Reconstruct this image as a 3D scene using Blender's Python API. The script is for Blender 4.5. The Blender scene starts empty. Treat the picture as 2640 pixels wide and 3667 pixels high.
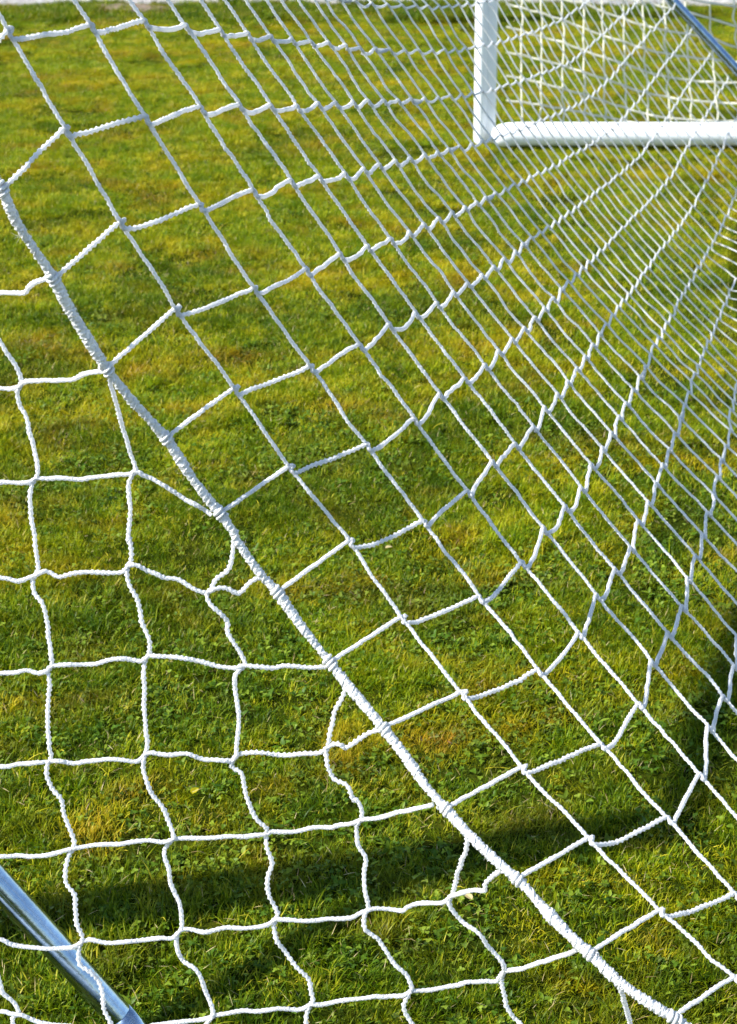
import bpy, bmesh, math, random
import numpy as np
from mathutils import Vector, noise

random.seed(7); rng = np.random.default_rng(11)
scene = bpy.context.scene
COL = scene.collection

# ------------------------------------------------------------------ camera, sky, sun, exposure
F = 3900.0                       # focal length in pixels of a 1633 px wide frame
PITCH = math.atan(1834.0 / F)    # looking down at the lawn
HC = 1.523                       # camera height
cam_d = bpy.data.cameras.new("camera"); cam = bpy.data.objects.new("camera", cam_d); COL.objects.link(cam)
cam.location = (0, 0, HC); cam.rotation_euler = (math.pi / 2 - PITCH, 0, 0)
cam_d.sensor_fit = 'VERTICAL'; cam_d.sensor_height = 36.0; cam_d.lens = 36.0 * F / 2268.0
cam_d.clip_start = 0.05; cam_d.clip_end = 500
cam_d.dof.use_dof = True; cam_d.dof.focus_distance = 2.15; cam_d.dof.aperture_fstop = 14.0
scene.camera = cam

SUN_EL = math.radians(40); AZ = math.radians(14)   # light travels towards +X, slightly away from the camera
to_sun = Vector((-math.cos(AZ) * math.cos(SUN_EL), -math.sin(AZ) * math.cos(SUN_EL), math.sin(SUN_EL)))
world = bpy.data.worlds.new("World"); scene.world = world; world.use_nodes = True
wn = world.node_tree.nodes; wl = world.node_tree.links
sky = wn.new('ShaderNodeTexSky'); sky.sky_type = 'NISHITA'; sky.sun_disc = False
sky.sun_elevation = SUN_EL; sky.sun_rotation = math.atan2(to_sun.x, to_sun.y)
sky.air_density = 1.0; sky.dust_density = 0.3; sky.ozone_density = 1.0
bg = wn['Background']; bg.inputs['Strength'].default_value = 0.13
wl.new(sky.outputs[0], bg.inputs['Color'])
sun_d = bpy.data.lights.new("sun", 'SUN'); sun = bpy.data.objects.new("sun", sun_d); COL.objects.link(sun)
sun_d.energy = 5.0; sun_d.angle = math.radians(0.9); sun_d.color = (1.0, 0.955, 0.87)
sun.rotation_euler = to_sun.to_track_quat('Z', 'Y').to_euler(); sun.location = (-4, -1, 5)
scene.view_settings.view_transform = 'Standard'; scene.view_settings.look = 'None'
scene.view_settings.exposure = 1.08; scene.view_settings.gamma = 1.0
scene.render.engine = 'CYCLES'
scene.cycles.max_bounces = 4; scene.cycles.diffuse_bounces = 3; scene.cycles.transmission_bounces = 2; scene.cycles.glossy_bounces = 2; scene.cycles.transparent_max_bounces = 4; scene.cycles.adaptive_threshold = 0.02

CP, SP = math.cos(PITCH), math.sin(PITCH)
def unproj(sx, sy, D):
    """surveyed direction (pixel of the 2640 px photograph) and distance along the view axis -> world point"""
    x = (sx / 1.61666 - 816.5) / F * D; y = (sy / 1.61666 - 1134.0) / F * D
    return np.array((x, D * CP - y * SP, HC - D * SP - y * CP))
def ground_at(sx, sy):
    D = HC / ((sy / 1.61666 - 1134.0) / F * CP + SP)
    p = unproj(sx, sy, D); p[2] = 0
    return p

# ------------------------------------------------------------------ materials
def mat(name):
    m = bpy.data.materials.new(name); m.use_nodes = True
    return m, m.node_tree.nodes, m.node_tree.links, m.node_tree.nodes['Principled BSDF']
def nd(n, t, **kw):
    x = n.new(t)
    for k, v in kw.items(): setattr(x, k, v)
    return x
def ramp(n, l, src, stops):
    r = n.new('ShaderNodeValToRGB'); e = r.color_ramp.elements
    while len(e) < len(stops): e.new(0.5)
    for a, (p, c) in zip(e, stops): a.position = p; a.color = (*c, 1)
    l.new(src, r.inputs[0]); return r
def noise_tex(n, l, scale, detail=4, coord=None, rough=0.55):
    t = n.new('ShaderNodeTexNoise'); t.inputs['Scale'].default_value = scale; t.inputs['Detail'].default_value = detail
    t.inputs['Roughness'].default_value = rough
    if coord is not None: l.new(coord, t.inputs['Vector'])
    return t

def cord_material(name, base, bump=0.002, rough=0.38, spec=0.6, trans=0.5):
    m, n, l, p = mat(name)
    geo = n.new('ShaderNodeNewGeometry')
    t = noise_tex(n, l, 14, 3, geo.outputs['Position'])
    r = ramp(n, l, t.outputs['Fac'], [(0.3, tuple(c * 0.93 for c in base)), (0.65, base)])
    l.new(r.outputs[0], p.inputs['Base Color'])
    p.inputs['Roughness'].default_value = rough
    p.inputs['Specular IOR Level'].default_value = spec
    p.inputs['Sheen Weight'].default_value = 0.15
    f = noise_tex(n, l, 520, 2, geo.outputs['Position'])
    bm = n.new('ShaderNodeBump'); bm.inputs['Strength'].default_value = 0.9; bm.inputs['Distance'].default_value = bump
    l.new(f.outputs['Fac'], bm.inputs['Height']); l.new(bm.outputs[0], p.inputs['Normal'])
    # light passes through the thin polyester braid
    tr = n.new('ShaderNodeBsdfTranslucent'); tr.inputs['Color'].default_value = (*[c * 0.95 for c in base], 1)
    mx = n.new('ShaderNodeMixShader'); mx.inputs[0].default_value = trans
    out = n['Material Output']
    l.new(p.outputs[0], mx.inputs[1]); l.new(tr.outputs[0], mx.inputs[2]); l.new(mx.outputs[0], out.inputs['Surface'])
    return m
M_CORD = cord_material("white_braided_cord", (0.92, 0.92, 0.93))
M_ROPE = cord_material("white_edge_rope", (0.92, 0.92, 0.91), bump=0.0028, rough=0.28, spec=0.9, trans=0.3)
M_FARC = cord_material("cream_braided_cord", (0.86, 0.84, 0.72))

def paint_material():
    m, n, l, p = mat("white_painted_aluminium")
    geo = n.new('ShaderNodeNewGeometry')
    t = noise_tex(n, l, 6, 5, geo.outputs['Position'])
    r = ramp(n, l, t.outputs['Fac'], [(0.3, (0.76, 0.78, 0.81)), (0.7, (0.81, 0.83, 0.86))])
    # grass stains and dust spots near the ground
    sp = noise_tex(n, l, 55, 3, geo.outputs['Position'])
    sr = ramp(n, l, sp.outputs['Fac'], [(0.70, (0, 0, 0)), (0.76, (1, 1, 1))])
    mx = n.new('ShaderNodeMix'); mx.data_type = 'RGBA'
    ml = n.new('ShaderNodeMath'); ml.operation = 'MULTIPLY'; ml.inputs[1].default_value = 0.45
    l.new(sr.outputs[0], ml.inputs[0]); l.new(ml.outputs[0], mx.inputs[0])
    l.new(r.outputs[0], mx.inputs[6]); mx.inputs[7].default_value = (0.42, 0.42, 0.36, 1)
    l.new(mx.outputs[2], p.inputs['Base Color'])
    p.inputs['Roughness'].default_value = 0.32; p.inputs['Coat Weight'].default_value = 0.25
    return m
M_PAINT = paint_material()

def zinc_material():
    m, n, l, p = mat("galvanised_steel")
    tc = n.new('ShaderNodeTexCoord')
    v = n.new('ShaderNodeTexVoronoi'); v.inputs['Scale'].default_value = 55; l.new(tc.outputs['Object'], v.inputs['Vector'])
    t = noise_tex(n, l, 9, 5, tc.outputs['Object'])
    t2 = noise_tex(n, l, 160, 4, tc.outputs['Object'])
    r = ramp(n, l, v.outputs['Color'], [(0.1, (0.26, 0.35, 0.47)), (0.9, (0.38, 0.48, 0.60))])
    r2 = ramp(n, l, t.outputs['Fac'], [(0.35, (0.6, 0.6, 0.6)), (0.65, (1, 1, 1))])
    mx = n.new('ShaderNodeMix'); mx.data_type = 'RGBA'; mx.blend_type = 'MULTIPLY'; mx.inputs[0].default_value = 0.45
    l.new(r.outputs[0], mx.inputs[6]); l.new(r2.outputs[0], mx.inputs[7]); l.new(mx.outputs[2], p.inputs['Base Color'])
    p.inputs['Metallic'].default_value = 1.0
    rr = n.new('ShaderNodeMapRange'); rr.inputs[3].default_value = 0.13; rr.inputs[4].default_value = 0.25
    l.new(t.outputs['Fac'], rr.inputs[0]); l.new(rr.outputs[0], p.inputs['Roughness'])
    b = n.new('ShaderNodeBump'); b.inputs['Strength'].default_value = 0.12; b.inputs['Distance'].default_value = 0.002
    l.new(t2.outputs['Fac'], b.inputs['Height']); l.new(b.outputs[0], p.inputs['Normal'])
    return m
M_ZINC = zinc_material()

def leaf_material(name, stops, dry, trans=0.35, rough=0.45, patch=(0.46, 0.67), fine=9.0):
    """stops: colours over the per-blade tint attribute; dry: colour the species takes in the parched patches"""
    m, n, l, p = mat(name)
    geo = n.new('ShaderNodeNewGeometry')
    at = n.new('ShaderNodeAttribute'); at.attribute_name = 'tint'; at.attribute_type = 'GEOMETRY'
    col = ramp(n, l, at.outputs['Fac'], stops)
    fr = n.new('ShaderNodeMath'); fr.operation = 'MULTIPLY'; fr.inputs[1].default_value = 7.31; l.new(at.outputs['Fac'], fr.inputs[0])
    oi = n.new('ShaderNodeMath'); oi.operation = 'FRACT'; l.new(fr.outputs[0], oi.inputs[0])
    mp = n.new('ShaderNodeMapping'); mp.inputs['Scale'].default_value = (0.75, 1.25, 0.2); l.new(geo.outputs['Position'], mp.inputs[0])
    big = noise_tex(n, l, 2.6, 3, mp.outputs[0], 0.6)
    mid = noise_tex(n, l, fine, 1, geo.outputs['Position'])
    s = n.new('ShaderNodeMath'); s.operation = 'MULTIPLY_ADD'; s.inputs[1].default_value = 0.45
    l.new(mid.outputs['Fac'], s.inputs[0])
    s2 = n.new('ShaderNodeMath'); s2.operation = 'MULTIPLY'; s2.inputs[1].default_value = 0.55
    l.new(big.outputs['Fac'], s2.inputs[0]); l.new(s2.outputs[0], s.inputs[2])
    pr = ramp(n, l, s.outputs[0], [(patch[0], (0, 0, 0)), (patch[1], (1, 1, 1))])
    ml = n.new('ShaderNodeMath'); ml.operation = 'MULTIPLY'; l.new(pr.outputs[0], ml.inputs[0])
    k = n.new('ShaderNodeMapRange'); k.inputs[3].default_value = 0.25; k.inputs[4].default_value = 1.0
    l.new(oi.outputs[0], k.inputs[0]); l.new(k.outputs[0], ml.inputs[1])
    mx = n.new('ShaderNodeMix'); mx.data_type = 'RGBA'
    l.new(ml.outputs[0], mx.inputs[0]); l.new(col.outputs[0], mx.inputs[6])
    bn = noise_tex(n, l, 4.3, 1, mp.outputs[0]); br = ramp(n, l, bn.outputs['Fac'], [(0.45, dry), (0.62, (dry[0] * .72, dry[1] * .52, dry[2] * 2.0))]); l.new(br.outputs[0], mx.inputs[7])
    l.new(mx.outputs[2], p.inputs['Base Color'])
    p.inputs['Roughness'].default_value = rough; p.inputs['Specular IOR Level'].default_value = 0.14
    tr = n.new('ShaderNodeBsdfTranslucent'); hs = n.new('ShaderNodeHueSaturation')
    hs.inputs['Value'].default_value = 1.35; hs.inputs['Hue'].default_value = 0.49
    l.new(mx.outputs[2], hs.inputs['Color']); l.new(hs.outputs[0], tr.inputs['Color'])
    ms = n.new('ShaderNodeMixShader'); ms.inputs[0].default_value = trans
    l.new(p.outputs[0], ms.inputs[1]); l.new(tr.outputs[0], ms.inputs[2]); l.new(ms.outputs[0], n['Material Output'].inputs['Surface'])
    return m
M_GRASS = leaf_material("lawn_grass", [(0.0, (0.050, 0.116, 0.001)), (0.4, (0.140, 0.218, 0.001)), (0.75, (0.30, 0.325, 0.002)), (1.0, (0.58, 0.49, 0.03))], (0.52, 0.375, 0.006))
M_LUSH = leaf_material("lush_grass", [(0.0, (0.028, 0.072, 0.001)), (0.45, (0.078, 0.140, 0.001)), (0.8, (0.195, 0.24, 0.002)), (1.0, (0.50, 0.44, 0.03))], (0.27, 0.215, 0.005), patch=(0.49, 0.70))
M_WEED = leaf_material("clover_leaf", [(0.0, (0.035, 0.085, 0.005)), (0.6, (0.075, 0.145, 0.007)), (1.0, (0.19, 0.26, 0.02))], (0.2, 0.25, 0.012), trans=0.28, rough=0.45)
M_STRAW = leaf_material("dry_straw", [(0.0, (0.24, 0.17, 0.06)), (0.6, (0.42, 0.34, 0.14)), (1.0, (0.55, 0.47, 0.24))], (0.40, 0.27, 0.09), trans=0.2, rough=0.6)

def soil_material():
    m, n, l, p = mat("mossy_soil")
    geo = n.new('ShaderNodeNewGeometry')
    a = noise_tex(n, l, 22, 6, geo.outputs['Position'])
    r = ramp(n, l, a.outputs['Fac'], [(0.3, (0.012, 0.016, 0.002)), (0.5, (0.022, 0.034, 0.003)), (0.7, (0.05, 0.052, 0.004))])
    l.new(r.outputs[0], p.inputs['Base Color']); p.inputs['Roughness'].default_value = 0.95; p.inputs['Specular IOR Level'].default_value = 0.0
    b = n.new('ShaderNodeBump'); b.inputs['Strength'].default_value = 0.9; b.inputs['Distance'].default_value = 0.02
    l.new(a.outputs['Fac'], b.inputs['Height']); l.new(b.outputs[0], p.inputs['Normal'])
    return m
M_SOIL = soil_material()
def stone_material(name, c0, c1, scale):
    m, n, l, p = mat(name)
    geo = n.new('ShaderNodeNewGeometry')
    a = noise_tex(n, l, scale, 6, geo.outputs['Position'])
    r = ramp(n, l, a.outputs['Fac'], [(0.3, c0), (0.7, c1)])
    l.new(r.outputs[0], p.inputs['Base Color']); p.inputs['Roughness'].default_value = 0.9
    b = n.new('ShaderNodeBump'); b.inputs['Strength'].default_value = 0.6; b.inputs['Distance'].default_value = 0.01
    l.new(a.outputs['Fac'], b.inputs['Height']); l.new(b.outputs[0], p.inputs['Normal'])
    return m
M_PATH = stone_material("pale_gravel", (0.72, 0.64, 0.62), (0.90, 0.84, 0.82), 60)
M_KERB = stone_material("weathered_stone", (0.66, 0.58, 0.56), (0.84, 0.77, 0.75), 25)
M_EARTH = stone_material("bare_earth", (0.12, 0.085, 0.055), (0.24, 0.18, 0.13), 30)

# ------------------------------------------------------------------ helpers
def link(o, parent=None):
    COL.objects.link(o)
    if parent is not None: o.parent = parent
    return o
def tag(o, label=None, cat=None, group=None, kind=None):
    for k, v in (('label', label), ('category', cat), ('group', group), ('kind', kind)):
        if v: o[k] = v
    return o
def mesh_obj(name, verts, faces, material, parent=None, smooth=True):
    me = bpy.data.meshes.new(name); me.from_pydata([tuple(map(float, v)) for v in verts], [], faces)
    if smooth: me.polygons.foreach_set('use_smooth', [True] * len(me.polygons))
    me.materials.append(material); me.update()
    return link(bpy.data.objects.new(name, me), parent)
def empty(name, loc=(0, 0, 0)):
    o = bpy.data.objects.new(name, None); o.empty_display_size = 0.1; link(o); o.location = loc
    return o
def catmull(P, step):
    """Catmull-Rom through P, resampled every `step` metres"""
    P = np.asarray(P, float)
    Q = np.vstack([2 * P[0] - P[1], P, 2 * P[-1] - P[-2]])
    out = []
    for i in range(1, len(Q) - 2):
        p0, p1, p2, p3 = Q[i - 1], Q[i], Q[i + 1], Q[i + 2]
        n = max(2, int(np.linalg.norm(p2 - p1) / 0.004))
        t = np.linspace(0, 1, n, endpoint=False)[:, None]
        out.append(0.5 * (2 * p1 + (p2 - p0) * t + (2 * p0 - 5 * p1 + 4 * p2 - p3) * t ** 2 + (3 * p1 - p0 - 3 * p2 + p3) * t ** 3))
    out.append(Q[-2][None]); C = np.vstack(out)
    s = np.concatenate([[0], np.cumsum(np.linalg.norm(np.diff(C, axis=0), axis=1))])
    m = max(2, int(s[-1] / step)); u = np.linspace(0, s[-1], m + 1)
    return np.stack([np.interp(u, s, C[:, i]) for i in range(3)], 1), u
def sweep(name, C, u, rfun, sides, material, parent):
    """tube round curve C; rfun(u, theta) gives the radius"""
    T = np.gradient(C, axis=0); T /= np.linalg.norm(T, axis=1)[:, None] + 1e-12
    ref = np.array((0.13, 0.97, 0.2)); N = np.empty_like(C); v = ref
    for i in range(len(C)):
        v = v - T[i] * v.dot(T[i]); L = np.linalg.norm(v)
        if L < 1e-4: v = np.cross(T[i], (1, 0, 0)); L = np.linalg.norm(v)
        v = v / L; N[i] = v
    Bn = np.cross(T, N)
    th = np.arange(sides) * 2 * math.pi / sides
    r = rfun(u[:, None], th[None, :])
    V = C[:, None, :] + r[..., None] * (np.cos(th)[None, :, None] * N[:, None, :] + np.sin(th)[None, :, None] * Bn[:, None, :])
    V = V.reshape(-1, 3); n = len(C)
    i = np.arange(n - 1)[:, None] * sides; j = np.arange(sides)[None, :]; j2 = (j + 1) % sides
    Fq = np.stack([i + j, i + j2, i + sides + j2, i + sides + j], -1).reshape(-1, 4)
    me = bpy.data.meshes.new(name)
    me.vertices.add(len(V)); me.vertices.foreach_set('co', V.ravel())
    me.loops.add(Fq.size); me.loops.foreach_set('vertex_index', Fq.ravel().astype(np.int32))
    me.polygons.add(len(Fq)); me.polygons.foreach_set('loop_start', np.arange(0, Fq.size, 4, dtype=np.int32))
    me.polygons.foreach_set('use_smooth', np.ones(len(Fq), bool))
    me.materials.append(material); me.update(calc_edges=True); me.validate()
    return link(bpy.data.objects.new(name, me), parent)

# ------------------------------------------------------------------ ground, path
def sheet(name, x0, x1, y0, y1, z, material, nx=2, ny=2, zf=None):
    xs = np.linspace(x0, x1, nx); ys = np.linspace(y0, y1, ny)
    V = [(x, y, z + (zf(x, y) if zf else 0)) for y in ys for x in xs]
    Fc = [(j * nx + i, j * nx + i + 1, (j + 1) * nx + i + 1, (j + 1) * nx + i) for j in range(ny - 1) for i in range(nx - 1)]
    return mesh_obj(name, V, Fc, material)
def lawn_z(x, y): return 0.010 * noise.noise(Vector((x * 1.1, y * 1.1, 0))) - 0.008
KERB_Y = ground_at(1300, 17)[1]
tag(sheet("ground", -200, 200, -40, 400, -0.06, M_SOIL), kind='structure')
tag(sheet("lawn", -9, 9, -2, KERB_Y + 0.1, 0.0, M_SOIL, 150, 200, lawn_z), kind='structure')
tag(sheet("path", -60, 60, KERB_Y + 0.11, KERB_Y + 3.2, 0.012, M_PATH), kind='structure')
tag(sheet("far_lawn", -60, 60, KERB_Y + 3.3, KERB_Y + 60, 0.01, M_SOIL), kind='structure')

# ------------------------------------------------------------------ goal frame
FP = ground_at(1722, 508)                        # foot of the far post
FR = np.array((1.58, FP[1], 0.0))                # rear corner beside it
NR = ground_at(520, 3720)                        # rear corner of the near side
NP = np.array((-1.38, NR[1], 0.0))
GH = 1.6; PR = 0.044
goal = tag(empty("football_goal", tuple((FP + NP) / 2)), "white painted goal frame with galvanised sloping support tubes on the lawn", "goal")
goal_off = Vector(goal.location)
def oval_bar(name, a, b, rx, ry, groove_dir, material, cap=0.012):
    """extruded post profile, an oval with a net groove and two lips along one side"""
    a = np.array(a, float); b = np.array(b, float); ax = (b - a) / np.linalg.norm(b - a)
    g = np.array(groove_dir, float); g -= ax * g.dot(ax); g /= np.linalg.norm(g); s = np.cross(ax, g)
    prof = []
    for i in range(40):
        t = 2 * math.pi * i / 40
        c, d = rx * math.cos(t), ry * math.sin(t)
        prof.append((c, d))
    # the flange that carries the net: two lips with a slot between them
    fx = rx + 0.026
    fl = [(rx * 0.80, -ry * 0.56), (fx, -ry * 0.54), (fx, -ry * 0.16), (fx - 0.012, -ry * 0.16),
          (fx - 0.012, ry * 0.16), (fx, ry * 0.16), (fx, ry * 0.54), (rx * 0.80, ry * 0.56)]
    lim = 0.57
    body = [p for p in prof if not (p[0] > 0 and abs(p[1]) < ry * lim)]
    body.sort(key=lambda p: math.atan2(p[1], p[0]) % (2 * math.pi))
    loop = body + fl
    V = []; n = len(loop)
    for e, sc in ((a, 0.93), (a + ax * cap, 1.0), (b - ax * cap, 1.0), (b, 0.93)):
        for c, d in loop: V.append(e + g * c * sc + s * d * sc)
    Fc = [(k * n + i, k * n + (i + 1) % n, (k + 1) * n + (i + 1) % n, (k + 1) * n + i) for k in range(3) for i in range(n)]
    Fc += [tuple(range(n))[::-1], tuple(range(3 * n, 4 * n))]
    o = mesh_obj(name, V, Fc, material, smooth=False)
    return o
def adopt(o, parent, off=None):
    o.parent = parent; o.matrix_parent_inverse = parent.matrix_world.inverted() if off is None else o.matrix_parent_inverse
    return o
def shade_auto(o, ang=35):
    bm = bmesh.new(); bm.from_mesh(o.data); bmesh.ops.recalc_face_normals(bm, faces=bm.faces)
    for e in bm.edges: e.smooth = len(e.link_faces) == 2 and e.calc_face_angle(0) < math.radians(ang)
    for f in bm.faces: f.smooth = True
    bm.to_mesh(o.data); bm.free(); return o
def shift(o):
    o.data.transform(__import__('mathutils').Matrix.Translation(-goal_off)); o.parent = goal; return o
up = np.array((0, 0, 1.0))
lean = np.array((-0.012, 0, 0))
for base in (FP, NP):
    shift(shade_auto(oval_bar("post", base + (0, 0, 0.002), base + up * GH + lean * GH, 0.027, 0.050, (1, -0.12, 0), M_PAINT)))
def round_bar(name, pts, r, material, sides=28, parent=goal, step=0.03):
    C, u = catmull(pts, step)
    o = sweep(name, C, u, lambda u, t: np.full((len(u), t.shape[1]), r), sides, material, None)
    me = o.data; bm = bmesh.new(); bm.from_mesh(me); bm.verts.ensure_lookup_table(); n = len(C)
    bm.faces.new([bm.verts[i] for i in range(sides)][::-1]); bm.faces.new([bm.verts[(n - 1) * sides + i] for i in range(sides)])
    bmesh.ops.recalc_face_normals(bm, faces=bm.faces); bm.to_mesh(me); bm.free()
    return shift(o)
BR = 0.0425
round_bar("crossbar", [NP + up * GH + lean * GH, (NP + FP) / 2 + up * GH + lean * GH, FP + up * GH + lean * GH], 0.030, M_PAINT, 32)
for base, rear in ((FP, FR), (NP, NR)):
    # side bar: curves away from the foot of the post and runs back along the ground
    y = base[1] - (0.075 if base is FP else 0.17)
    pts = [(base[0] + 0.034, y + 0.012, BR * 0.72), (base[0] + 0.08, y, BR * 0.98), (base[0] + 0.14, y, BR + 0.004), (base[0] + 0.4, y, BR + 0.004), (rear[0] - 0.2, y, BR + 0.004), (rear[0] + 0.02, y, BR + 0.004)]
    C, u = catmull(pts, 0.012)
    L = u[-1]
    def rf(uu, tt, L=L):
        e = np.clip(uu / 0.05, 0, 1); k = np.sqrt(np.clip(1 - (1 - e) ** 2, 0.02, 1))
        return BR * k * np.ones_like(tt)
    o = sweep("ground_bar", C, u, rf, 32, M_PAINT, None); shift(o)
# sloping support tubes, surveyed against the photograph
def tube_line(p, q, D0, D1, t0, t1):
    a, b = unproj(*p, D0), unproj(*q, D1); d = b - a
    return [a + d * t for t in np.linspace(t0, t1, 6)]
def clip_tube(pts_a, pts_b, zlo, zhi):
    d = pts_b - pts_a
    return [pts_a + d * ((z - pts_a[2]) / d[2]) for z in np.linspace(zhi, zlo, 6)]
na, nb = unproj(0, 3166, 2.12), unproj(455, 3667, 2.185)
def z_at(a, b, x): return a[2] + (b - a)[2] * (x - a[0]) / (b - a)[0]
round_bar("support_tube", clip_tube(na, nb, -0.05, 0.74), 0.0172, M_ZINC, 32)
fa, fb = unproj(2407, 0, 6.25), unproj(2640, 252, 6.33)
round_bar("support_tube", clip_tube(fa, fb, 0.03, z_at(fa, fb, FP[0] + 0.03)), 0.0172, M_ZINC, 24)
# sleeve where the near tube is pushed into its socket
d = nb - na
def on_tube(sx): t = (sx) / 455.0; return na + d * t
round_bar("tube_sleeve", [on_tube(425), on_tube(520), on_tube(600)], 0.0179, M_ZINC, 32)

# ------------------------------------------------------------------ the net: surveyed knots
S = 1.633
def R(o, pts): return [(o[0] + x / S, o[1] + y / S) for x, y in pts]
def RC(o, s, pts): return [(o[0] + x / s, o[1] + y / s) for x, y in pts]
KN = {}
def put(b, k0, pts):
    KN.setdefault(b, {})
    for i, p in enumerate(pts): KN[b][k0 + i] = p
r2 = (0, 0); r3 = (800, 0); r4 = (0, 1000); r5 = (800, 1000); r6 = (1640, 600); r7 = (0, 1900); r8 = (800, 1900)
r9 = (1640, 1500); r10 = (0, 2667); r11 = (800, 2667); r12 = (1640, 2667)
put(-1, 1, R(r2, [(65,205),(545,165),(860,140),(1100,165),(1300,190)]))
put(-1, 6, R(r3, [(150,205),(285,225),(410,240),(520,255),(625,258),(725,272),(805,285),(890,292),(970,297),(1045,302),(1115,303),(1190,302),(1255,300),(1320,295),(1385,288),(1440,280)]))
put(-1, 22, RC((1600,0), 1.57, [(170,263),(230,248),(290,233),(350,216),(405,200),(460,183),(515,163),(570,140),(625,116),(675,88),(720,60),(760,32),(800,0)]))
put(0, 0, R(r2, [(15,1105),(395,775),(865,705),(1180,640)]))
put(0, 4, R(r3, [(100,625),(290,635),(435,635),(560,612),(665,610),(765,602),(850,603),(940,600),(1025,597),(1100,587),(1175,580),(1245,573),(1310,562),(1370,555)]))
put(0, 18, RC((1640,200), 3.266, [(130,445),(215,430),(290,422),(368,400),(455,373),(550,347),(645,318),(738,284),(830,252),(918,222),(1008,190),(1098,160),(1180,128),(1255,95),(1330,58),(1400,20)]))
put(0, 34, RC((2040,0), 2.7217, [(130,515),(185,465),(237,410),(292,355),(345,302),(398,252),(450,203),(503,152)]))
put(1, 0, R(r2, [(335,1620),(715,1315),(1180,1215)]))
put(1, 3, R(r3, [(185,1130),(405,1070),(565,1040),(720,1025),(825,995),(912,970),(1010,950),(1100,930),(1185,910),(1258,893),(1322,878),(1385,860)]))
put(1, 15, RC((1640,200), 3.266, [(175,1040),(295,1003),(400,968),(508,938),(610,902),(708,866),(800,825),(888,785),(975,750),(1062,715),(1148,678),(1230,638),(1310,600),(1388,562),(1463,522),(1542,480)]))
put(1, 31, RC((2040,0), 2.7217, [(252,893),(312,836),(372,772),(435,705),(490,645),(542,585),(592,528),(642,470),(692,413),(745,358)]))
put(2, 0, R(r4, [(620,530),(1040,190),(1500,70)]))
put(2, 3, R(r3, [(490,1590),(690,1495),(850,1450),(985,1410),(1095,1365),(1185,1320),(1265,1280),(1345,1250),(1415,1215)]))
put(2, 12, R(r6, [(115,210),(170,180),(230,150),(278,125),(335,95),(380,75),(430,45)]))
put(2, 19, RC((1640,200), 3.266, [(962,1358),(1050,1315),(1132,1268),(1212,1220),(1292,1172),(1375,1128),(1452,1082),(1530,1030)]))
put(2, 27, RC((2040,0), 2.7217, [(245,1368),(308,1330),(370,1288),(432,1238),(490,1180),(542,1115),(595,1050),(648,985),(697,927),(742,875),(787,815),(835,748),(885,682),(940,610)]))
put(3, 0, R(r4, [(980,920)]))
put(3, 1, R(r5, [(75,655),(520,525),(805,395),(970,275),(1130,205),(1250,150),(1350,85),(1435,35)]))
put(3, 9, R(r6, [(150,640),(215,590),(275,540),(340,495),(390,450),(437,410),(490,378),(540,343),(590,308),(638,272),(688,235),(733,200),(775,167),(818,135),(862,103),(905,70),(945,40)]))
put(3, 26, RC((2040,0), 2.7217, [(545,1640),(600,1590),(658,1538),(718,1475),(775,1402),(828,1328),(876,1255),(918,1190),(965,1125),(1012,1053),(1056,975),(1100,905),(1148,840),(1196,775),(1245,708)]))
put(4, 0, R(r4, [(1290,1365)]))
put(4, 1, R(r5, [(400,1115),(850,985),(1130,835),(1275,680),(1420,590),(1540,510)]))
put(4, 7, R(r6, [(245,1080),(325,1010),(395,945),(455,885),(515,830),(562,770),(605,712),(652,665),(695,617),(737,577),(778,537),(820,500),(857,462),(893,427),(930,390),(968,348),(1008,308),(1045,273),(1080,240),(1110,207),(1140,175),(1172,140),(1205,105),(1233,70),(1258,35)]))
put(4, 32, RC((2040,0), 2.7217, [(1038,1640),(1073,1572),(1110,1500),(1150,1422),(1195,1340),(1240,1258),(1287,1182),(1333,1108),(1382,1030)]))
put(5, 0, R(r8, [(330,350)])); put(5, 1, R(r5, [(750,1550),(1180,1430),(1435,1250),(1585,1080)]))
put(5, 5, R(r9, [(345,160),(450,60)]))
put(5, 7, R(r6, [(515,1415),(590,1335),(650,1260),(705,1180),(752,1113),(797,1045),(838,980),(875,917),(913,860),(947,808),(982,762),(1017,718),(1052,675),(1085,632),(1112,592)]))
put(5, 22, RC((2140,500), 3.266, [(620,1440),(675,1362),(728,1288),(782,1215),(838,1145),(892,1078),(948,1010),(1008,938),(1068,858),(1122,768),(1180,665),(1233,555),(1282,448),(1332,342),(1382,240),(1430,140),(1478,40)]))
put(6, 0, R(r8, [(640,760),(1055,525)])); put(6, 2, R(r9, [(135,1055),(385,860),(510,655),(635,525),(730,415),(790,280),(850,180),(905,90)]))
put(6, 10, R(r6, [(945,1465),(988,1385),(1033,1305),(1067,1232),(1100,1163),(1133,1095),(1162,1032),(1192,972),(1222,920),(1247,870)]))
put(6, 20, RC((2140,900), 3.266, [(897,665),(950,570),(1005,488),(1060,405),(1103,315),(1140,240),(1188,165),(1235,88),(1280,10)]))
put(6, 29, RC((2140,500), 3.266, [(1330,1235),(1385,1150),(1432,1062),(1482,955),(1530,840),(1575,720),(1620,600)]))
put(7, 0, R(r8, [(940,1150),(1405,965)])); put(7, 2, R(r9, [(480,1480),(715,1265),(820,1045),(930,895),(1020,765),(1065,610),(1115,490),(1165,385),(1205,278),(1240,185),(1275,90)]))
put(7, 13, [(2437,1500),(2455,1449),(2468,1402),(2481,1359),(2495,1322),(2510,1284),(2526,1250),(2541,1218),(2557,1186),(2570,1155),(2583,1127),(2597,1097),(2606,1070),(2617,1043),(2630,1016)])
put(8, 0, [(1600,2890),(1876,2759),(2160,2673),(2295,2530)])
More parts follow.
